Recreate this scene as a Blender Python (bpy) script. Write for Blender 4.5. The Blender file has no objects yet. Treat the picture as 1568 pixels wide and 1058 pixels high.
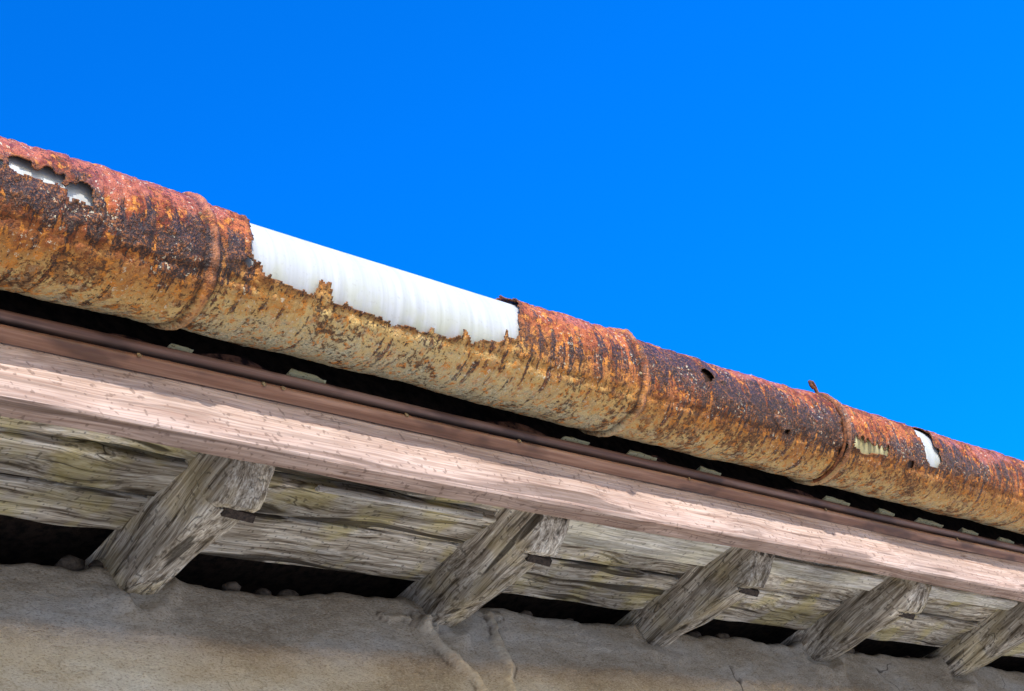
import bpy, math, random
import numpy as np
from mathutils import Vector, Matrix, noise

H = 1.6          # camera height; section heights below are given relative to it
random.seed(3)
def N(x, y, z=0.0): return noise.noise(Vector((x, y, z)))
def FB(x, y, z=0.0, o=4): return noise.fractal(Vector((x, y, z)), 1.0, 2.0, o)
def sstep(a, b, t):
    t = min(1.0, max(0.0, (t-a)/(b-a))); return t*t*(3-2*t)

# ------------------------------------------------------------------ node helper
class M:
    def __init__(s, name):
        s.m = bpy.data.materials.new(name); s.m.use_nodes = True
        s.t = s.m.node_tree; s.n = s.t.nodes; s.l = s.t.links
        s.b = s.n['Principled BSDF']
    def put(s, sock, v):
        if isinstance(v, bpy.types.NodeSocket): s.l.new(v, sock)
        elif isinstance(v, (tuple, list)) and len(v) == 3 and sock.type == 'RGBA': sock.default_value = (*v, 1)
        else: sock.default_value = v
    def obj(s): return s.n.new('ShaderNodeTexCoord').outputs['Object']
    def uv(s): return s.n.new('ShaderNodeTexCoord').outputs['UV']
    def attr(s, name):
        a = s.n.new('ShaderNodeAttribute'); a.attribute_name = name; return a.outputs['Fac']
    def mapp(s, v, sc=(1,1,1), loc=(0,0,0)):
        m = s.n.new('ShaderNodeMapping'); s.put(m.inputs['Vector'], v)
        m.inputs['Scale'].default_value = sc; m.inputs['Location'].default_value = loc
        return m.outputs[0]
    def noise(s, v, scale=1, detail=4, rough=.55, dist=0.0):
        m = s.n.new('ShaderNodeTexNoise'); s.put(m.inputs['Vector'], v)
        m.inputs['Scale'].default_value = scale; m.inputs['Detail'].default_value = detail
        m.inputs['Roughness'].default_value = rough; m.inputs['Distortion'].default_value = dist
        return m.outputs['Fac']
    def ramp(s, f, stops, interp='LINEAR'):
        r = s.n.new('ShaderNodeValToRGB'); s.put(r.inputs[0], f); r.color_ramp.interpolation = interp
        e = r.color_ramp.elements
        while len(e) < len(stops): e.new(.5)
        for i, (p, c) in enumerate(stops):
            e[i].position = p
            e[i].color = (c, c, c, 1) if isinstance(c, (int, float)) else (*c, 1)
        return r.outputs[0]
    def mix(s, f, a, b, mode='MIX'):
        m = s.n.new('ShaderNodeMix'); m.data_type = 'RGBA'; m.blend_type = mode
        s.put(m.inputs[0], f); s.put(m.inputs[6], a); s.put(m.inputs[7], b); return m.outputs[2]
    def math(s, op, a, b=0.0, clamp=False):
        m = s.n.new('ShaderNodeMath'); m.operation = op; m.use_clamp = clamp
        s.put(m.inputs[0], a); s.put(m.inputs[1], b); return m.outputs[0]
    def sep(s, v):
        m = s.n.new('ShaderNodeSeparateXYZ'); s.put(m.inputs[0], v); return m.outputs
    def comb(s, x, y, z):
        m = s.n.new('ShaderNodeCombineXYZ')
        for i, q in enumerate((x, y, z)): s.put(m.inputs[i], q)
        return m.outputs[0]
    def bump(s, h, strength=.5, dist=.002):
        m = s.n.new('ShaderNodeBump'); s.put(m.inputs['Height'], h)
        m.inputs['Strength'].default_value = strength; m.inputs['Distance'].default_value = dist
        return m.outputs[0]
    def out(s, col, rough=.8, nrm=None, metal=0.0, spec=.3):
        s.put(s.b.inputs['Base Color'], col); s.put(s.b.inputs['Roughness'], rough)
        s.b.inputs['Metallic'].default_value = metal
        s.b.inputs['Specular IOR Level'].default_value = spec
        if nrm is not None: s.l.new(nrm, s.b.inputs['Normal'])
        return s.m

# ------------------------------------------------------------------ materials
def wood(name, axis, dark, mid, light, patch, patch_amt=.4, fine=260, warp_a=.03, seed=0.0, bmp=.002, crk=1.0, stretch=.04, lohi=(.34, .46, .62), fa=.75, big=(.60, 1.2)):
    m = M(name); o = m.mapp(m.obj(), loc=(seed, seed*.7, seed*.3))
    st = m.mapp(o, (.35, 1, 1) if axis == 'X' else (1, .4, 1))
    wn = m.noise(st, 13, 1, .5)
    w = m.math('MULTIPLY', m.math('SUBTRACT', wn, .5), warp_a)
    x, y, z = m.sep(o)[:3]
    if axis == 'X':
        a = m.comb(m.math('MULTIPLY', x, stretch), m.math('ADD', y, w), m.math('ADD', z, w))
    else:
        a = m.comb(m.math('ADD', x, w), m.math('MULTIPLY', y, .05), m.math('ADD', z, w))
    g1 = m.noise(a, 110, 3, .7)
    g2 = m.noise(a, fine*1.7, 2, .7)
    g3 = m.noise(a, 30, 2, .55)
    c = m.ramp(g1, [(lohi[0], dark), (lohi[1], mid), (lohi[2], light)])
    c = m.mix(m.ramp(g2, [(.40, fa), (.58, 0.0)]), c, m.mix(1, c, (.40, .36, .32), 'MULTIPLY'))
    on = m.noise(o, 10, 3, .6)
    pn = m.ramp(on, [(.50, 0.0), (.62, patch_amt)])
    c = m.mix(pn, c, m.mix(1, m.mix(g1, (.3,.3,.3), (1.5,1.5,1.5)), patch, 'MULTIPLY'))
    c = m.mix(1, c, m.ramp(wn, [(.36, big[0]), (.62, big[1])]), 'MULTIPLY')
    ck = m.ramp(g3, [(.345, 1.0), (.375, 0.0)])
    ck2 = m.ramp(m.math('ABSOLUTE', m.math('SUBTRACT', g3, .53)), [(.0, .9*crk), (.005, .6*crk), (.010, 0.0)])
    brk = m.ramp(on, [(.47, 0.0), (.52, 1.0)])
    crack = m.math('MAXIMUM', m.math('MULTIPLY', ck, crk), m.math('MULTIPLY', ck2, brk))
    c = m.mix(crack, c, (dark[0]*.18, dark[1]*.17, dark[2]*.16))
    pit = m.ramp(m.noise(o, 120, 1, .6), [(.62, 0.0), (.70, .6)])
    c = m.mix(pit, c, (dark[0]*.4, dark[1]*.4, dark[2]*.4))
    h = m.math('ADD', m.math('MULTIPLY', g2, .6), g1)
    h = m.math('SUBTRACT', h, m.math('MULTIPLY', crack, .8))
    return m.out(c, .88, m.bump(h, 1.0, bmp), spec=.12)

W_SOFFIT = wood('weathered_soffit', 'X', (.19,.155,.115), (.59,.53,.43), (.94,.90,.80), (.72,.62,.26), .6, 240, .045, 0.0, .002, .85)
W_RAFT = wood('weathered_rafter', 'Y', (.20,.165,.125), (.56,.50,.41), (.92,.87,.76), (.66,.54,.28), .45, 230, .03, 3.1, .002, .8)
W_FASC = wood('fascia_wood', 'X', (.40,.26,.20), (.52,.375,.305), (.60,.45,.375), (.36,.23,.17), .25, 170, .020, 5.0, .0010, .55, .022, (.32, .46, .62), .5, (.84, 1.06))
W_CREAM = wood('pale_board', 'X', (.60,.57,.46), (.92,.90,.80), (.95,.94,.90), (.85,.80,.52), .3, 240, .02, 9.0, .001, .4)

def m_lip():
    m = M('painted_batten'); o = m.obj(); z = m.sep(o)[2]
    a = m.mapp(o, (.03, 1, 1))
    g = m.noise(a, 120, 3, .6)
    c = m.ramp(g, [(.32, (.19,.085,.05)), (.5, (.28,.14,.085)), (.66, (.42,.24,.16))])
    p = m.ramp(m.noise(m.mapp(o, (.35, 1, 1)), 18, 3, .6), [(.52, 0.0), (.62, .7)])
    c = m.mix(p, c, (.08,.036,.024))
    groove_shade = m.ramp(m.math('MULTIPLY', m.math('ABSOLUTE', m.math('SUBTRACT', z, H+1.2835)), 100.0), [(.20, 1.0), (.5, 0.0)])  # shade between the two beads, painted into the colour
    c = m.mix(groove_shade, c, (.016,.009,.007))
    return m.out(c, .42, m.bump(g, .4, .0006), spec=.5)
LIP = m_lip()

def m_rust():
    m = M('rusted_iron'); uv = m.uv(); u, v, _ = m.sep(uv)[:3]
    dk = m.attr('dark'); ed = m.attr('edge'); red = m.attr('red'); ln = m.attr('seam'); rg = m.attr('ring'); tone = m.attr('tone'); pl = m.attr('plate')
    big = m.noise(uv, 13, 4, .62)
    med = m.noise(uv, 58, 5, .72, .4)
    fin = m.noise(uv, 270, 3, .75)
    drip = m.noise(m.comb(u, m.math('MULTIPLY', v, .09), 0.0), 62, 4, .65)
    b0 = m.math('SUBTRACT', big, .5); m0 = m.math('SUBTRACT', med, .5); d0 = m.math('SUBTRACT', drip, .5); f0 = m.math('SUBTRACT', fin, .5)
    vv = m.math('ADD', v, m.math('MULTIPLY', b0, .16))
    vv = m.math('ADD', vv, m.math('MULTIPLY', m0, .07))
    vv = m.math('ADD', vv, m.math('MULTIPLY', f0, .035))
    vv = m.math('ADD', vv, m.math('MULTIPLY', d0, .05))
    vv = m.math('ADD', vv, m.math('MULTIPLY', tone, .024))
    t = m.math('MULTIPLY', m.math('ADD', vv, .13), 1/.26, True)
    c = m.ramp(t, [(.08, (.50,.46,.28)), (.20, (.70,.56,.28)), (.32, (.78,.54,.20)), (.43, (.64,.33,.085)),
                   (.54, (.44,.155,.035)), (.66, (.44,.11,.028)), (.8, (.50,.125,.032)), (.92, (.36,.08,.03))])
    # hard-edged rust-brown flakes
    k1 = m.math('SUBTRACT', m.math('ADD', med, m.math('MULTIPLY', b0, 1.1)), m.math('MULTIPLY', tone, .05))
    c = m.mix(m.ramp(k1, [(.39, .85), (.43, .35), (.48, 0.0)]), c, m.mix(1, c, (.40,.20,.10), 'MULTIPLY'))
    c = m.mix(m.math('MULTIPLY', pl, .5), c, m.mix(1, c, (.55,.36,.26), 'MULTIPLY'))
    c = m.mix(m.ramp(m.math('ADD', m.noise(uv, 80, 4, .7, .6), m.math('MULTIPLY', m0, -.4)), [(.54, 0.0), (.60, .85)]), c, (.74,.27,.035))
    # dark zones with vertical runs
    dm = m.math('ADD', dk, m.math('MULTIPLY', m0, 2.2))
    dm = m.math('ADD', dm, m.math('MULTIPLY', d0, 3.4))
    dm = m.math('ADD', dm, m.math('MULTIPLY', b0, 1.4))
    dm = m.ramp(dm, [(.36, 0.0), (.50, .97)])
    c = m.mix(dm, c, m.ramp(m.math('ADD', fin, m.math('MULTIPLY', m0, .6)), [(.42, (.014,.009,.009)), (.54, (.075,.028,.015)), (.63, (.36,.12,.025))]))
    rm = m.ramp(m.math('ADD', red, m.math('MULTIPLY', b0, 2.4)), [(.45, 0.0), (.62, .8)])
    c = m.mix(rm, c, m.ramp(med, [(.38, (.22,.035,.016)), (.60, (.62,.17,.07))]))
    # zinc / lichen remains on the belly
    lowm = m.ramp(t, [(.10, 1.0), (.42, 0.0)])
    gz = m.ramp(m.math('SUBTRACT', m.math('ADD', m.noise(uv, 36, 5, .75), m.math('MULTIPLY', b0, .5)), m.math('MULTIPLY', tone, .02)), [(.51, 0.0), (.55, 1.0)])
    c = m.mix(m.math('MULTIPLY', m.math('MULTIPLY', gz, lowm), .8), c, m.ramp(fin, [(.42, (.27,.30,.22)), (.56, (.72,.68,.46))]))
    # dark and pale crust specks
    s1 = m.noise(uv, 150, 3, .7)
    sp = m.ramp(s1, [(.60, 0.0), (.63, 1.0)])
    spz = m.ramp(big, [(.50, 0.0), (.58, 1.0)])
    c = m.mix(m.math('MULTIPLY', m.math('MULTIPLY', sp, spz), .85), c, (.80,.70,.48))
    pit = m.math('MULTIPLY', m.ramp(m.math('ADD', s1, m.math('MULTIPLY', b0, .7)), [(.37, 1.0), (.42, 0.0)]), .8)
    c = m.mix(pit, c, (.07,.03,.013))
    c = m.mix(m.math('MULTIPLY', rg, m.ramp(med, [(.42, .2), (.56, .7)])), c, m.mix(lowm, (.56,.22,.09), (.78,.60,.34)))
    edm = m.math('MULTIPLY', ed, m.ramp(med, [(.44, 1.0), (.62, .4)]))
    c = m.mix(edm, c, m.ramp(fin, [(.45, (.035,.016,.012)), (.60, (.34,.12,.03))]))
    c = m.mix(m.math('MULTIPLY', ln, m.ramp(med, [(.42, 1.0), (.60, .7)])), c, (.025,.013,.010))
    h = m.math('ADD', m.math('MULTIPLY', fin, .55), m.math('MULTIPLY', med, 1.5))
    h = m.math('SUBTRACT', h, m.math('MULTIPLY', pit, .3))
    h = m.math('ADD', h, m.math('MULTIPLY', dm, .25))
    rough = m.mix(rm, m.mix(dm, (.72,.72,.72), (.42,.42,.42)), (.34,.34,.34))
    return m.out(c, rough, m.bump(h, 1.0, .0036), spec=.45)
RUST = m_rust()

def m_pvc():
    m = M('weathered_pvc'); uv = m.uv(); u, v, _ = m.sep(uv)[:3]
    band = m.noise(m.comb(u, m.math('MULTIPLY', v, .04), 0.0), 70, 3, .6)
    spot = m.noise(m.comb(u, m.math('MULTIPLY', v, .6), 0.0), 24, 4, .6)
    c = m.ramp(band, [(.36, (.48,.49,.475)), (.5, (.54,.55,.54)), (.62, (.59,.60,.60))])
    yl = m.ramp(spot, [(.44, 0.0), (.58, .65)])
    lo = m.ramp(m.math('MULTIPLY', m.math('ADD', v, .03), 10.0, True), [(0.0, 1.0), (1.0, .08)])
    c = m.mix(m.math('MULTIPLY', yl, lo), c, (.50,.50,.27))
    gr = m.ramp(m.noise(uv, 160, 3), [(.58, 0.0), (.70, .3)])
    c = m.mix(gr, c, (.36,.34,.28))
    c = m.mix(m.attr('dark_band'), c, (.045,.025,.016))  # near-black over fixed lengths of the pipe
    c = m.mix(m.attr('yellow'), c, m.ramp(spot, [(.4, (.40,.32,.10)), (.6, (.72,.64,.32))]))
    return m.out(c, .5, m.bump(m.math('ADD', band, m.math('MULTIPLY', spot, .5)), .12, .001), spec=.3)
PVC = m_pvc()

def m_stucco():
    m = M('stucco'); o = m.obj()
    st = m.mapp(o, (1, 1, 2.4))
    a = m.noise(st, 4, 3, .6); b = m.noise(st, 42, 3, .7); f = m.noise(st, 200, 3, .8)
    c = m.ramp(a, [(.36, (.43,.365,.27)), (.5, (.55,.485,.38)), (.64, (.64,.61,.54))])
    c = m.mix(m.ramp(b, [(.40, .3), (.55, 0.0)]), c, m.mix(1, c, (.62,.57,.50), 'MULTIPLY'))
    c = m.mix(m.ramp(f, [(.38, .65), (.47, 0.0)]), c, m.mix(1, c, (.42,.37,.32), 'MULTIPLY'))
    c = m.mix(m.ramp(f, [(.56, 0.0), (.66, .45)]), c, (.74,.69,.58))
    rid = m.math('ABSOLUTE', m.math('SUBTRACT', m.noise(o, 2.6, 4, .5), .5))
    ck = m.math('MULTIPLY', m.ramp(rid, [(0.0, .9), (.0012, .6), (.0024, 0.0)]), m.ramp(a, [(.5, 0.0), (.56, 1.0)]))
    c = m.mix(ck, c, (.08,.06,.045))
    c = m.mix(m.math('MULTIPLY', m.attr('scar'), .8), c, m.ramp(b, [(.4, (.60,.50,.36)), (.6, (.80,.72,.56))]))  # scar ridges painted paler to stand in for light on the relief
    c = m.mix(m.attr('scar_shade'), c, (.12,.09,.065))  # crevice shade beside the scar, painted as a dark rim
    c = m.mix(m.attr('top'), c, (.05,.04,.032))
    h = m.math('ADD', m.math('MULTIPLY', b, .7), m.math('MULTIPLY', f, .6))
    return m.out(c, .95, m.bump(h, 1.0, .0055), spec=.1)
STUCCO = m_stucco()

def m_plain(name, c1, c2, sc=40, rough=.9, d=.002, lo=.38, hi=.6):
    m = M(name); o = m.obj(); n = m.noise(o, sc, 4, .65)
    return m.out(m.ramp(n, [(lo, c1), (hi, c2)]), rough, m.bump(n, .8, d), spec=.2)
TILE = m_plain('terracotta', (.28,.11,.06), (.50,.26,.16), 22, .9, .004)
SHADEWOOD = m_plain('shade_dark_board', (.010,.008,.007), (.045,.03,.022), 60)  # near-black colour stands in for the shade behind the eave
SLOT = m_plain('rotten_lath', (.03,.014,.010), (.26,.12,.07), 45, .8, .003, .42, .58)
RUBBLE = m_plain('rubble_stone', (.05,.04,.03), (.16,.13,.10), 60)
GAP_GLINT = m_plain('gap_glint', (.40,.30,.08), (.97,.92,.56), 230, .9, .001, .36, .42)  # pale colour carries the brightness of the lit bits
IRON = m_plain('dark_iron', (.02,.016,.014), (.07,.05,.04), 200, .6, .0006)
NAILM = m_plain('nail_head', (.16,.09,.05), (.34,.26,.14), 300, .6, .0004)
HOOKM = m_plain('rusty_wire', (.05,.02,.012), (.22,.08,.03), 200, .7, .0008)
GROUND = m_plain('dry_sandy_ground', (.56,.46,.31), (.66,.56,.41), 3, .95, .01)

# ------------------------------------------------------------------ mesh helpers
def mesh_obj(name, verts, faces, mat, angle=40, parent=None):
    me = bpy.data.meshes.new(name); me.from_pydata(verts, [], faces); me.update()
    me.shade_smooth()
    if angle: me.set_sharp_from_angle(angle=math.radians(angle))
    ob = bpy.data.objects.new(name, me); bpy.context.collection.objects.link(ob)
    me.materials.append(mat)
    if parent: ob.parent = parent
    return ob

def densify(p, step):
    o = []
    for i in range(len(p)):
        a, b = p[i], p[(i+1) % len(p)]
        n = max(1, int(math.hypot(b[0]-a[0], b[1]-a[1])/step))
        for k in range(n): o.append((a[0]+(b[0]-a[0])*k/n, a[1]+(b[1]-a[1])*k/n))
    return o

def xgrid(dx=.01, a=.6, b=3.9, A=-1.6, B=7.0, coarse=.06):
    return np.concatenate([np.arange(A, a, coarse), np.arange(a, b, dx), np.arange(b, B+.001, coarse)])

def extrude_x(name, prof, xs, mat, amp=.0015, step=.006, wander=.002, seed=0.0, parent=None, fr=(3, 60), angle=40):
    P = densify(prof, step); n = len(P)
    cy = sum(p[0] for p in P)/n; cz = sum(p[1] for p in P)/n
    V = []; F = []
    for x in xs:
        x = float(x)
        wy = N(x*1.3, seed, 1)*wander; wz = N(x*1.1, seed, 5)*wander+N(x*5, seed, 8)*wander*.4
        for (y, z) in P:
            d = N(x*fr[0]+seed, y*fr[1], z*fr[1])*amp + N(x*9+seed, y*14, z*14)*amp*1.3
            l = math.hypot(y-cy, z-cz)+1e-6
            V.append((x, y+wy+d*(y-cy)/l*.7, z+H+wz+d*(1 if z > cz else -1)*.8))
    for i in range(len(xs)-1):
        for j in range(n):
            a = i*n+j; b = i*n+(j+1) % n
            F.append((a, a+n, b+n, b))
    F.append(tuple(range(n))); F.append(tuple(range((len(xs)-1)*n+n-1, (len(xs)-1)*n-1, -1)))
    return mesh_obj(name, V, F, mat, angle, parent)

# ------------------------------------------------------------------ gutter
# the gutter is laid out in units of K metre along its run
K = .9286
GY, GZ = .885, 1.363
A57 = math.radians(57)
def nphi(ph):
    c, s = math.cos(ph), math.sin(ph)
    return (c*-math.cos(A57)+s*-math.sin(A57), c*-math.sin(A57)+s*math.cos(A57))
JO = (1.103, 1.952, 2.56)
def interp(x, P):
    return float(np.interp(x, [p[0] for p in P], [p[1] for p in P]))
LOW = [(1.155, 9), (1.20, 6), (1.28, 6), (1.34, 3), (1.40, -2), (1.46, 0), (1.51, 3), (1.56, 3), (1.61, 13), (1.66, 22)]
def holef(x, phd):
    """> 0 where the iron has rusted through"""
    v = math.radians(phd)*.08
    n = FB(x*95, v*95, 3.3, 4)*.0046 + N(x*36, v*36, 8.8)*.005
    res = -1.0
    if 1.10 < x < 1.72:
        lo = math.radians(interp(x, LOW))*.08
        le = 1.157 + N(v*30, 2.2)*.008 - .010*sstep(.035, .0, abs(v-.045))
        re = 1.640 + .035*sstep(.02, .13, v) + N(v*28, 7.1)*.012
        tooth = max(0, N(x*85, 4.4)-.12)*.035
        res = max(res, min(x-le, re-x, v-lo-tooth)+n)
    def blob(cx, cp, hx, hp, k=1.0):
        cv = math.radians(cp)*.08; hv = math.radians(hp)*.08
        if abs(x-cx) > hx*2.5+.02: return -1
        q = math.hypot((x-cx)/hx, (v-cv)/hv)
        return (1-q)*min(hx, hv)+n*k
    for b in ((.845, 42, .044, 9, 1.7), (.893, 35, .018, 7, 1.7), (1.145, 17, .008, 5, .5), (2.118, 45, .015, 9, 1.0),
              (2.535, 4, .010, 10, 1), (2.865, 62, .032, 32, .9), (2.875, 24, .028, 18, .9), (2.79, 4, .014, 6, 1.2), (2.35, 2, .010, 4, 1.2)):
        res = max(res, blob(*b))
    if 2.565 < x < 2.72:      # comb-like tear
        lo = math.radians(2+6*N(x*20, 1.1))*.08; teeth = abs(((x-2.575)/.019) % 1-.5)*2
        hi = math.radians(26)*.08 - teeth*.015 + N(x*60, 9)*.004 - (x-2.57)*.05
        res = max(res, min(x-2.572, 2.700-x, v-lo, hi-v)+n*.5)
    return res
def build_gutter():
    xs = np.concatenate([np.arange(-1.6, .70, .05), np.arange(.70, 3.6, .0030), np.arange(3.6, 7.3, .05)])
    ph = np.arange(-128, 119, 1.5)
    nx, nphn = len(xs), len(ph)
    V = []; UV = []; DK = []; ED = []; RD = []; SM = []; RG = []; TN = []; PL = []; HF = np.zeros((nx, nphn))
    for i, x in enumerate(xs):
        x = float(x)
        oy = N(x*2.2, 1.7)*.0025; oz = N(x*2.0, 5.7)*.0025
        for j, p in enumerate(ph):
            p = float(p); v = math.radians(p)*.08
            wob = N(v*18, 3.1)*.003-.006*math.sin(math.radians(p+20))**2
            X1, X2, X3 = JO[0]+wob, JO[1]+wob, JO[2]+wob
            if x < X1: R = .0838+.0015*sstep(X1-.06, X1, x); tn = .7
            elif x < X2: R = .0800 + .0022*sstep(1.6, 1.72, x) + .0022*sstep(1.75, X2, x); tn = -1.0+.7*sstep(1.6, 1.9, x)+.6*sstep(1.3, 1.15, x)
            elif x < X3: R = .0795 + .0022*sstep(X3-.12, X3, x); tn = .4
            else: R = .0785; tn = .3
            r = R; sm = 0; rg = 0
            for k, xw in enumerate((X1, X2, X3)):
                a = (.0030, .0052, .0058)[k]
                e = math.exp(-((x-xw+.008)/.0052)**4)
                r += a*e*(1+.35*N(v*40, k*5)); rg = max(rg, e)
                r -= .0022*math.exp(-((x-xw+.021)/.005)**2)
                sm = max(sm, math.exp(-((x-xw-.002)/.0038)**2), .9*math.exp(-((x-xw+.018)/.0035)**2))
            r += N(x*7, v*16, 2)*.0036 + N(x*24, v*24, 4)*.0018
            r += N(x*60, v*8, 6)*.0018*sstep(-.01, .03, v)*(1 if (x < 1.1 or x > 1.95) else .4)
            r += FB(x*120, v*120, 9, 3)*.0009
            # scale plates that still cling to the iron
            pz = N(x*34+3, v*34, 12)+.45*N(x*90, v*90, 15)
            up_ = sstep(-.06, .02, v)+.35
            plate = sstep(.10, .15, pz)*min(1, up_)*(1 if not (1.2 < x < 1.6) else .4)
            r += plate*.0015
            r -= .0022*math.exp(-((v+.004+N(x*5, 3)*.006)/.006)**2)
            h = holef(x, p) if .78 < x < 3.3 else -1
            HF[i, j] = h
            e = max(0.0, 1+h/.009) if h <= 0 else 1.0
            r += e*e*(N(x*60, v*60, 7)*.006+.0014)
            n = nphi(math.radians(p))
            V.append((x*K, GY+(oy+n[0]*r)*K, GZ+H+(oz+n[1]*r)*K))
            UV.append((x, v)); ED.append(min(1, e)); SM.append(sm); RG.append(rg); TN.append(tn); PL.append(plate)
            def g(cx, cp, sx, sp, a):
                if abs(x-cx) > 2.5*sx: return 0
                return a*math.exp(-((x-cx)/sx)**2-((p-cp)/sp)**2)
            d = g(.97, 14, .12, 18, .75)+g(1.06, 20, .045, 34, 1.0)+g(.83, 24, .07, 16, .9)+g(.90, 50, .05, 10, .4)
            d += g(2.16, 36, .22, 38, .85)+g(2.38, 18, .16, 22, .85)+g(2.52, 14, .06, 34, .8)+g(2.02, 60, .08, 25, .6)
            d += g(2.85, 20, .2, 18, .85)+g(3.1, 40, .3, 34, .55)+g(1.40, 2, .3, 6, .40)+g(1.72, 20, .08, 16, .5)+g(1.13, 24, .03, 22, .6)+g(1.86, 34, .08, 20, .45)
            DK.append(d)
            RD.append(g(.93, 62, .15, 24, .75)+g(1.09, 70, .06, 20, .7)+g(1.78, 68, .08, 16, .75)+g(2.35, 75, .3, 18, .6)+g(3.1, 60, .25, 25, .7)+g(.8, 80, .1, 12, .5))
    F = []
    for i in range(nx-1):
        for j in range(nphn-1):
            if (HF[i, j]+HF[i+1, j]+HF[i, j+1]+HF[i+1, j+1]) > 0: continue
            a = i*nphn+j
            F.append((a, a+1, a+nphn+1, a+nphn))
    ob = mesh_obj('rusty_gutter', V, F, RUST, None)
    me = ob.data
    for nm, D in (('dark', DK), ('edge', ED), ('red', RD), ('seam', SM), ('ring', RG), ('tone', TN), ('plate', PL)):
        at = me.attributes.new(nm, 'FLOAT', 'POINT'); at.data.foreach_set('value', D)
    uvl = me.uv_layers.new(name='UVMap'); li = np.empty(len(me.loops), dtype=np.int32); me.loops.foreach_get('vertex_index', li)
    uvl.data.foreach_set('uv', np.array(UV)[li].ravel())
    s = ob.modifiers.new('thickness', 'SOLIDIFY'); s.thickness = .0015; s.offset = -1
    return ob
gut = build_gutter()

def ball(name, loc, r, mat, sc=(1,1,1), parent=None, seed=0):
    V = []; F = []; a, b = 10, 7
    for i in range(b+1):
        t = math.pi*i/b
        for j in range(a):
            q = 2*math.pi*j/a; k = 1+N(i*.9+seed, j*.9, seed)*.25
            V.append((loc[0]+r*sc[0]*k*math.sin(t)*math.cos(q), loc[1]+r*sc[1]*k*math.sin(t)*math.sin(q), loc[2]+r*sc[2]*k*math.cos(t)))
    for i in range(b):
        for j in range(a): F.append((i*a+j, (i+1)*a+j, (i+1)*a+(j+1) % a, i*a+(j+1) % a))
    return mesh_obj(name, V, F, mat, None, parent)
def on_g(x, p, r=.084):
    n = nphi(math.radians(p)); return (x*K, GY+n[0]*r*K, GZ+H+n[1]*r*K)
for i, (x, p) in enumerate(((.93, 30), (1.075, 52), (1.13, 60), (1.70, 72), (1.72, 40), (1.93, 60), (1.93, 20), (2.6, 58), (2.33, 62))):
    ball('rivet_%d' % i, on_g(x, p, .0838 if x < 1.1 else .082), .0030, NAILM, parent=gut, seed=i)
def curve_tube(name, pts, r, mat, parent=None):
    cu = bpy.data.curves.new(name, 'CURVE'); cu.dimensions = '3D'; cu.bevel_depth = r; cu.bevel_resolution = 3
    sp = cu.splines.new('POLY'); sp.points.add(len(pts)-1)
    for q, p in zip(sp.points, pts): q.co = (*p, 1)
    ob = bpy.data.objects.new(name, cu); bpy.context.collection.objects.link(ob); cu.materials.append(mat)
    dg = bpy.context.evaluated_depsgraph_get(); me = bpy.data.meshes.new_from_object(ob.evaluated_get(dg))
    bpy.data.objects.remove(ob); o2 = bpy.data.objects.new(name, me); bpy.context.collection.objects.link(o2)
    me.shade_smooth()
    if parent: o2.parent = parent
    return o2
strap = [on_g(2.533, p, .0862) for p in range(-60, 96, 6)]
b0 = strap[-1]
strap += [(b0[0]+.001, b0[1]-.001, b0[2]+.008), (b0[0]-.001, b0[1]-.004, b0[2]+.015), (b0[0]-.009, b0[1]-.008, b0[2]+.020), (b0[0]-.020, b0[1]-.009, b0[2]+.018), (b0[0]-.023, b0[1]-.008, b0[2]+.010), (b0[0]-.016, b0[1]-.006, b0[2]+.006)]
curve_tube('hanger_hook', strap, .0034, HOOKM, gut)

# ------------------------------------------------------------------ white pipe
def build_pipe():
    xs = np.concatenate([np.arange(-1.6, .7, .1), np.arange(.7, 3.5, .01), np.arange(3.5, 7.0, .1)])
    n = 96; V = []; F = []; UV = []; ST = []; YL = []
    for x in xs:
        x = float(x)
        for j in range(n+1):
            p = -math.pi+2*math.pi*j/n; q = nphi(p)
            r = .0762+N(x*5, math.cos(p), math.sin(p))*.0005
            V.append((x*K, GY+q[0]*r*K, GZ+H+q[1]*r*K)); UV.append((x, p*.08))
            ST.append(max(sstep(1.9, 2.0, x)*sstep(2.57, 2.55, x), sstep(1.165, 1.14, x)*sstep(1.0, 1.1, x), sstep(2.70, 2.74, x)*sstep(2.84, 2.82, x), sstep(2.95, 3.0, x)))
            YL.append(.85*sstep(2.55, 2.57, x)*sstep(2.72, 2.70, x))
    m = n+1
    for i in range(len(xs)-1):
        for j in range(n): a = i*m+j; F.append((a, a+1, a+m+1, a+m))
    ob = mesh_obj('white_pvc_pipe', V, F, PVC, None); me = ob.data
    for nm, D in (('dark_band', ST), ('yellow', YL)):
        at = me.attributes.new(nm, 'FLOAT', 'POINT'); at.data.foreach_set('value', D)
    uvl = me.uv_layers.new(name='UVMap'); li = np.empty(len(me.loops), dtype=np.int32); me.loops.foreach_get('vertex_index', li)
    uvl.data.foreach_set('uv', np.array(UV)[li].ravel())
build_pipe()

# ------------------------------------------------------------------ fascia, battens
XS = xgrid(.01)
extrude_x('fascia_board', [(.981, 1.178), (.984, 1.175), (1.007, 1.176), (1.010, 1.179), (1.010, 1.300), (.980, 1.300)], XS, W_FASC, .0018, .005, .0050, 2.0)
bp = [(.9785, 1.262)]
for cz_, rr, pr in ((1.2725, .0085, .013), (1.2945, .0095, .016)):
    for q in range(-80, 81, 16):
        bp.append((.9765-pr*math.cos(math.radians(q)), cz_+rr*math.sin(math.radians(q))))
bp += [(.9785, 1.305)]
batt = extrude_x('eave_batten', bp, XS, LIP, .0006, .004, .0018, 7.0, None, (3, 60), 70)
for i, x in enumerate((.98, 1.16, 1.19, 1.62, 2.02, 2.42, 2.9, 1.40)):
    ball('nail_%d' % i, (x, .962, 1.272+H+N(x*9, 3)*.003), .0035, NAILM, (1, .5, 1), batt, i)

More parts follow.
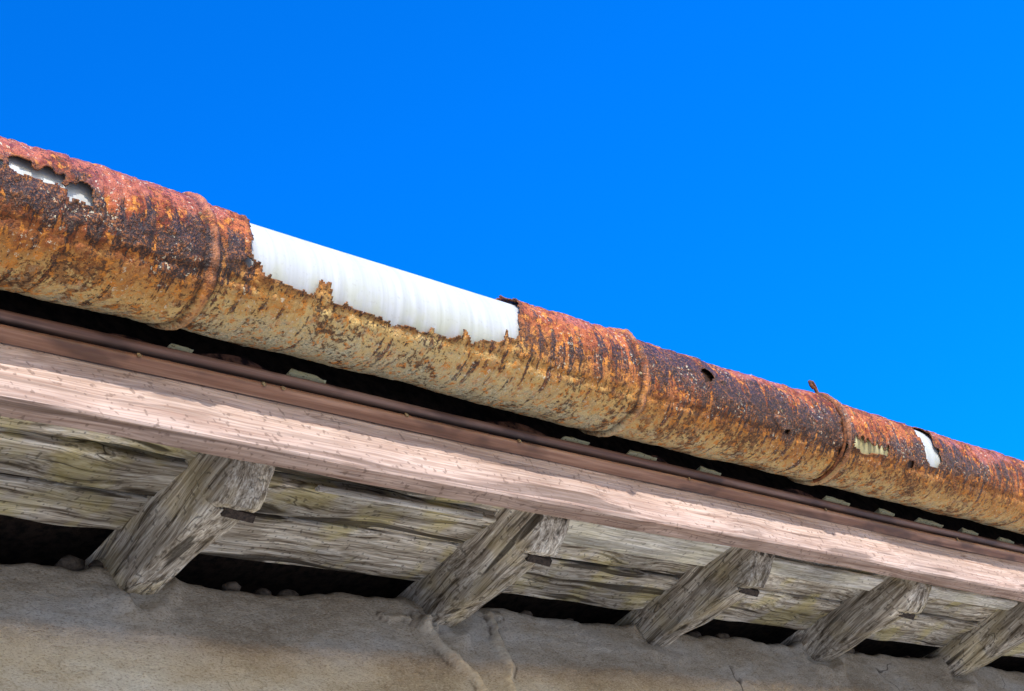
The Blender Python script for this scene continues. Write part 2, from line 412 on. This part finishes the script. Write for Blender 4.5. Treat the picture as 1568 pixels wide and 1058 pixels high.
# ------------------------------------------------------------------ house: wall, roof
house = bpy.data.objects.new('stucco_house', None); bpy.context.collection.objects.link(house)
WY = 1.318
RX = [.62, 1.178, 1.735, 2.275, 2.808, 3.37, 3.93, 4.48, 5.04]
def segd(px, pz, a, b):
    ax, az = a; bx, bz = b; dx, dz = bx-ax, bz-az
    t = max(0, min(1, ((px-ax)*dx+(pz-az)*dz)/(dx*dx+dz*dz))); return math.hypot(px-ax-t*dx, pz-az-t*dz)
def build_wall():
    xs = np.concatenate([np.arange(-1.6, .6, .05), np.arange(.6, 3.9, .005), np.arange(3.9, 7.05, .05)])
    rows = [('w', z) for z in np.concatenate([np.arange(-1.6, .85, .05), np.arange(.85, 1.262, .005)])]
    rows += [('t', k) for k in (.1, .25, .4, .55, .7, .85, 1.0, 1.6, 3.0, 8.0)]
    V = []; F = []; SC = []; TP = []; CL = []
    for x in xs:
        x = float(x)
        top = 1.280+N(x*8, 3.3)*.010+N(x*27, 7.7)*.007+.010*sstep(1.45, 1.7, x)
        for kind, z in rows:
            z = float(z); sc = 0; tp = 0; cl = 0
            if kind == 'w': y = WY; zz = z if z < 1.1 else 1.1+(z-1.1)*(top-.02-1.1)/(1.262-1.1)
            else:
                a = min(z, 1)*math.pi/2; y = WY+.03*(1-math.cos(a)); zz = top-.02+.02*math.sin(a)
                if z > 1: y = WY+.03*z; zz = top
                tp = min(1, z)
            if zz > .8:
                d = N(x*4, zz*5, 1)*.010+N(x*14, zz*18, 4)*.003+FB(x*45, zz*80, 2, 4)*.0022
                for rx in RX:
                    if abs(x-rx) > .2: continue
                    q = math.hypot((x-rx)/.055, (zz-1.26)/.055)
                    d -= .012*math.exp(-((q-1)/.28)**2)*(.6+1.5*N(x*30, zz*30, rx))
                if 1.5 < x < 2.0:
                    xx = x+N(x*22, zz*22, 5)*.016+N(x*60, zz*60, 5)*.007; zq = zz+N(x*22, zz*22, 9)*.012
                    for a, b, w, hgt in (((1.675, 1.232), (1.80, 1.05), .009, .011), ((1.855, 1.262), (1.80, 1.06), .010, .009),
                                         ((1.60, 1.245), (1.675, 1.228), .003, .007), ((1.675, 1.228), (1.73, 1.222), .005, .008)):
                        w = w*(1+.9*N(x*16, zz*16, 21))
                        dd = segd(xx, zq, a, b)
                        e = 1-sstep(w*.4, w*1.6, dd); d -= hgt*e; sc = max(sc, e)
                        cl = max(cl, .85*math.exp(-((dd-w*1.8)/.0020)**2)*sstep(-.15, .1, N(x*18, zz*18, 2)))
                    if zz > 1.0: d += .008*math.exp(-((x-1.765)/.03)**2)
                y += d
            V.append((x, y, zz+H)); SC.append(sc); TP.append(tp); CL.append(cl)
    n = len(rows)
    for i in range(len(xs)-1):
        for j in range(n-1): a = i*n+j; F.append((a, a+n, a+n+1, a+1))
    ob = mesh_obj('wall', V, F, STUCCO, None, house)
    for nm, D in (('scar', SC), ('top', TP), ('scar_shade', CL)):
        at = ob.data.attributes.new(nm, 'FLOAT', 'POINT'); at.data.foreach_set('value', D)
build_wall()
for i in range(46):
    x = .78+i*.062+random.uniform(-.02, .02)
    ball('rubble_%d' % i, (x, WY+random.uniform(.012, .05), 1.283+H+random.uniform(-.004, .006)), random.uniform(.008, .020), RUBBLE, (1.4, 1, .8), house, i)

def slope(y): return 1.104+.147*y
def box_x(name, prof, mat, parent):
    return extrude_x(name, prof, np.arange(-1.6, 7.01, .2), mat, 0, .5, 0, 0, parent)
box_x('roof_deck', [(1.030, slope(1.0)+.050), (3.2, slope(3.2)+.050), (3.2, slope(3.2)+.07), (1.030, slope(1.0)+.07)], SHADEWOOD, house)
box_x('gap_dark_board', [(1.0125, 1.290), (1.027, 1.290), (1.027, 1.435), (1.0125, 1.435)], SHADEWOOD, house)  # added dark sheet, makes the gap behind the gutter read as shade
box_x('sun_block_lath', [(.950, 1.404), (.952, 1.400), (1.010, 1.416), (1.010, 1.430)], SHADEWOOD, house)  # added to keep the sun off the board behind the gutter
box_x('back_wall', [(1.75, -1.6), (1.80, -1.6), (1.80, 1.40), (1.75, 1.40)], SHADEWOOD, house)
def tiles():
    xs = np.arange(-1.6, 7.0, .02); ys = []
    for c in range(9):
        for t in (0, .5, .999): ys.append((.952+.30*(c+t), c, t))
    V = []; F = []
    for x in xs:
        for y, c, t in ys:
            w = abs(math.sin(math.pi*x/.20))
            V.append((float(x), y+N(math.floor(x/.2)*1.7, c)*.006, H+1.408+(y-.952)*.21+.040*w-.02*t+.02))
    n = len(ys)
    for i in range(len(xs)-1):
        for j in range(n-1): a = i*n+j; F.append((a, a+n, a+n+1, a+1))
    ob = mesh_obj('roof_tiles', V, F, TILE, 50, house)
    s = ob.modifiers.new('t', 'SOLIDIFY'); s.thickness = .014
tiles()
# pale pieces for the bright glimpses in the gap, brightness painted in
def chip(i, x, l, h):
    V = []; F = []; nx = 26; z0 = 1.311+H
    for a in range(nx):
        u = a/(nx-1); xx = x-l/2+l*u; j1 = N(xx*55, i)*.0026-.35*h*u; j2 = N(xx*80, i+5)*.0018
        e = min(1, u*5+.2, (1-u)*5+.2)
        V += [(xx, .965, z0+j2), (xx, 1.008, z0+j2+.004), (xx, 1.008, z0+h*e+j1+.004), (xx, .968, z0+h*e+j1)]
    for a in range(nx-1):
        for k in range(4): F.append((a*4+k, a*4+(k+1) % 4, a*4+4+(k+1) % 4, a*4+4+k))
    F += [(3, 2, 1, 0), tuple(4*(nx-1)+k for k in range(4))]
    mesh_obj('gap_glint_%d' % i, V, F, GAP_GLINT, 30, house)
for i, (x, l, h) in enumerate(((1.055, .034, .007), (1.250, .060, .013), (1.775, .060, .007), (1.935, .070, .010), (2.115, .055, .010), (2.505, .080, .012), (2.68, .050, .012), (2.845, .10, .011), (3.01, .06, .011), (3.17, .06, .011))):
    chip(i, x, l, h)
extrude_x('slot_board', [(.984, 1.3055), (1.010, 1.3055), (1.010, 1.328), (.984, 1.326)], XS, SLOT, .011, .006, .008, 12.0, house, (12, 60))

# ------------------------------------------------------------------ soffit boards
sof = bpy.data.objects.new('soffit_boards', None); bpy.context.collection.objects.link(sof)
def plank(name, y0, y1, seed, dz=0.0, th=.020, tilt=0.0, x0=None, x1=None, mat=None, amp=.0040, wander=.006):
    z0, z1 = slope(y0)+dz, slope(y1)+dz+tilt
    xs = xgrid(.012) if x0 is None else np.arange(x0, x1, .012)
    extrude_x(name, [(y0, z0+.003), (y0+.003, z0), (y1-.003, z1), (y1, z1+.003), (y1, z1+th), (y0, z0+th)],
              xs, mat or W_SOFFIT, amp, .004, wander, seed, sof, (3.5, 70), 60)
plank('board_1', 1.0145, 1.101, 11.0, .001)
plank('board_2', 1.109, 1.184, 17.0, -.002, tilt=.004)
plank('board_3', 1.191, 1.266, 23.0, .002, x0=-1.6, x1=1.17)
plank('board_4', 1.190, 1.292, 29.0, .001, x0=1.180, x1=7.0)
plank('light_slit_1', 1.100, 1.110, 31.0, -.012, .008, 0, 1.34, 1.66, W_CREAM, .001, .001)  # pale strip stands in for light coming through the seam
plank('pale_slat_2', 1.062, 1.130, 37.0, -.015, .008, 0, 1.79, 2.23, W_CREAM, .001, .001)
plank('pale_slat_3', 1.080, 1.122, 41.0, -.015, .008, 0, 2.33, 2.76, W_CREAM, .001, .001)
plank('pale_slat_4', 1.080, 1.112, 43.0, -.015, .008, 0, 2.87, 3.32, W_CREAM, .001, .001)

# ------------------------------------------------------------------ rafters
def rafter(k, rx, seed):
    ys = list(np.arange(1.75, 1.32, -.03))+list(np.arange(1.32, 1.114, -.005))+[1.1125, 1.1105]+list(np.arange(1.106, 1.0125, -.004))
    tw = N(seed, 2.2)*.010; V = []; F = []
    for y in ys:
        y = float(y); zt = slope(y)+.008
        if y > 1.1115: zb = 1.237+.2*(y-1.318); kn = 0
        else:
            kn = 1
            zb = interp(y, [(1.010, 1.262), (1.022, 1.236), (1.045, 1.212), (1.075, 1.194), (1.094, 1.187), (1.106, 1.193), (1.112, 1.206)])
        zb += N(y*6, seed)*.004
        cx = rx+N(y*3, seed, 3)*.006
        wl, wr = .024, .026+.010*kn*(.7+N(seed, 4)*.6)
        wl += .005*kn
        tl, tr = wl+.021, wr+.010
        if kn: tl = wl+.014; tr = wr+.004
        prof = [(cx-tl, zt), (cx-wl-.004, zb+.006), (cx-wl+.002, zb), (cx+wr-.003, zb+tw*.4), (cx+wr, zb+.005+tw*.4), (cx+tr, zt)]
        P = []; cnt = (18, 2, 14, 2, 16, 10)
        for q in range(6):
            a, b = prof[q], prof[(q+1) % 6]
            for s in range(cnt[q]): P.append((a[0]+(b[0]-a[0])*s/cnt[q], a[1]+(b[1]-a[1])*s/cnt[q]))
        m = len(P)
        for (x, z) in P:
            d = N(x*80, y*4+seed, z*80)*.0030+N(x*16, y*12+seed, z*16)*.0045
            l = math.hypot(x-cx, z-(zt+zb)/2)+1e-6
            V.append((x+d*(x-cx)/l, y, z+H+d*(z-(zt+zb)/2)/l))
    for i in range(len(ys)-1):
        for j in range(m): a = i*m+j; b = i*m+(j+1) % m; F.append((a, b, b+m, a+m))
    F.append(tuple(range(m-1, -1, -1))); F.append(tuple(range((len(ys)-1)*m, len(ys)*m)))
    ob = mesh_obj('wooden_rafter' if k == 0 else 'wooden_rafter.%03d' % k, V, F, W_RAFT, 40)
    zz = 1.194+H; w = .026
    Vw = [(rx-w*.4, 1.108, zz+.004), (rx+w*1.3, 1.108, zz-.003), (rx+w*1.35, 1.118, zz-.006), (rx-w*.4, 1.120, zz+.001),
          (rx-w*.4, 1.108, zz+.012), (rx+w*1.3, 1.108, zz+.009), (rx+w*1.35, 1.118, zz+.008), (rx-w*.4, 1.120, zz+.010)]
    mesh_obj('wedge', Vw, [(3,2,1,0), (4,5,6,7), (0,1,5,4), (1,2,6,5), (2,3,7,6), (3,0,4,7)], IRON, 20, ob)
for k, rx in enumerate(RX): rafter(k, rx, 1.37+k*5.3)

# ------------------------------------------------------------------ ground
V = []; F = []; g = [-300, -60, -15, -6, -3, 0, 3, 6, 12, 30, 100, 300]
for a in g:
    for b in g: V.append((a, b, 0.0))
n = len(g)
for i in range(n-1):
    for j in range(n-1): F.append((i*n+j, (i+1)*n+j, (i+1)*n+j+1, i*n+j+1))
mesh_obj('ground', V, F, GROUND, None)

# ------------------------------------------------------------------ light
d = Vector((-.36, -.84, .385)).normalized()
sl = bpy.data.lights.new('sun', 'SUN'); sl.energy = 5.0; sl.angle = math.radians(.5); sl.color = (1, .96, .88)
so = bpy.data.objects.new('sun', sl); bpy.context.collection.objects.link(so)
so.rotation_euler = d.to_track_quat('Z', 'Y').to_euler()
w = bpy.data.worlds.new('World'); bpy.context.scene.world = w; w.use_nodes = True
nt = w.node_tree; bg = nt.nodes['Background']; sky = nt.nodes.new('ShaderNodeTexSky'); sky.sky_type = 'NISHITA'
sky.sun_disc = False; sky.sun_elevation = math.asin(d.z); sky.sun_rotation = math.atan2(d.x, d.y) % (2*math.pi)
sky.air_density = 1.0; sky.dust_density = .2; sky.ozone_density = 3.0
def wmix(f, a, b, mode):
    mx = nt.nodes.new('ShaderNodeMix'); mx.data_type = 'RGBA'; mx.blend_type = mode
    for s, q in ((mx.inputs[0], f), (mx.inputs[6], a), (mx.inputs[7], b)):
        if isinstance(q, bpy.types.NodeSocket): nt.links.new(q, s)
        else: s.default_value = q
    return mx.outputs[2]
tc = nt.nodes.new('ShaderNodeTexCoord'); sp = nt.nodes.new('ShaderNodeSeparateXYZ'); nt.links.new(tc.outputs['Generated'], sp.inputs[0])
mr = nt.nodes.new('ShaderNodeMapRange'); nt.links.new(sp.outputs[2], mr.inputs[0]); mr.inputs[1].default_value = .05; mr.inputs[2].default_value = .33
deep = wmix(1.0, sky.outputs[0], (.005, 1.28, 3.1, 1), 'MULTIPLY')
low_fill = wmix(1.0, sky.outputs[0], (3.5, 2.7, 1.75, 1), 'MULTIPLY')  # sky near the horizon brightened and warmed as added fill light
col = wmix(mr.outputs[0], low_fill, deep, 'MIX')
nt.links.new(col, bg.inputs[0]); bg.inputs[1].default_value = .15

# ------------------------------------------------------------------ camera
E = Vector((.688, .196, .699)).normalized(); R = Vector((-.6665, .552, .501)); R = (R-E*R.dot(E)).normalized(); Nn = E.cross(R)
al = math.radians(12)
inn = R*math.cos(al)-Nn*math.sin(al); up = Nn*math.cos(al)+R*math.sin(al)
right = Vector((E.x, inn.x, up.x)); cup = -Vector((E.y, inn.y, up.y)); fwd = Vector((E.z, inn.z, up.z))
mt = Matrix((right, cup, -fwd)).transposed().to_4x4(); mt.translation = Vector((0, 0, H))
cd = bpy.data.cameras.new('camera'); cd.lens = 55.6; cd.sensor_width = 36; cd.clip_end = 2000; cd.clip_start = .02
co = bpy.data.objects.new('camera', cd); bpy.context.collection.objects.link(co); co.matrix_world = mt
sc = bpy.context.scene; sc.camera = co
sc.view_settings.view_transform = 'Standard'; sc.view_settings.look = 'None'; sc.view_settings.exposure = 0
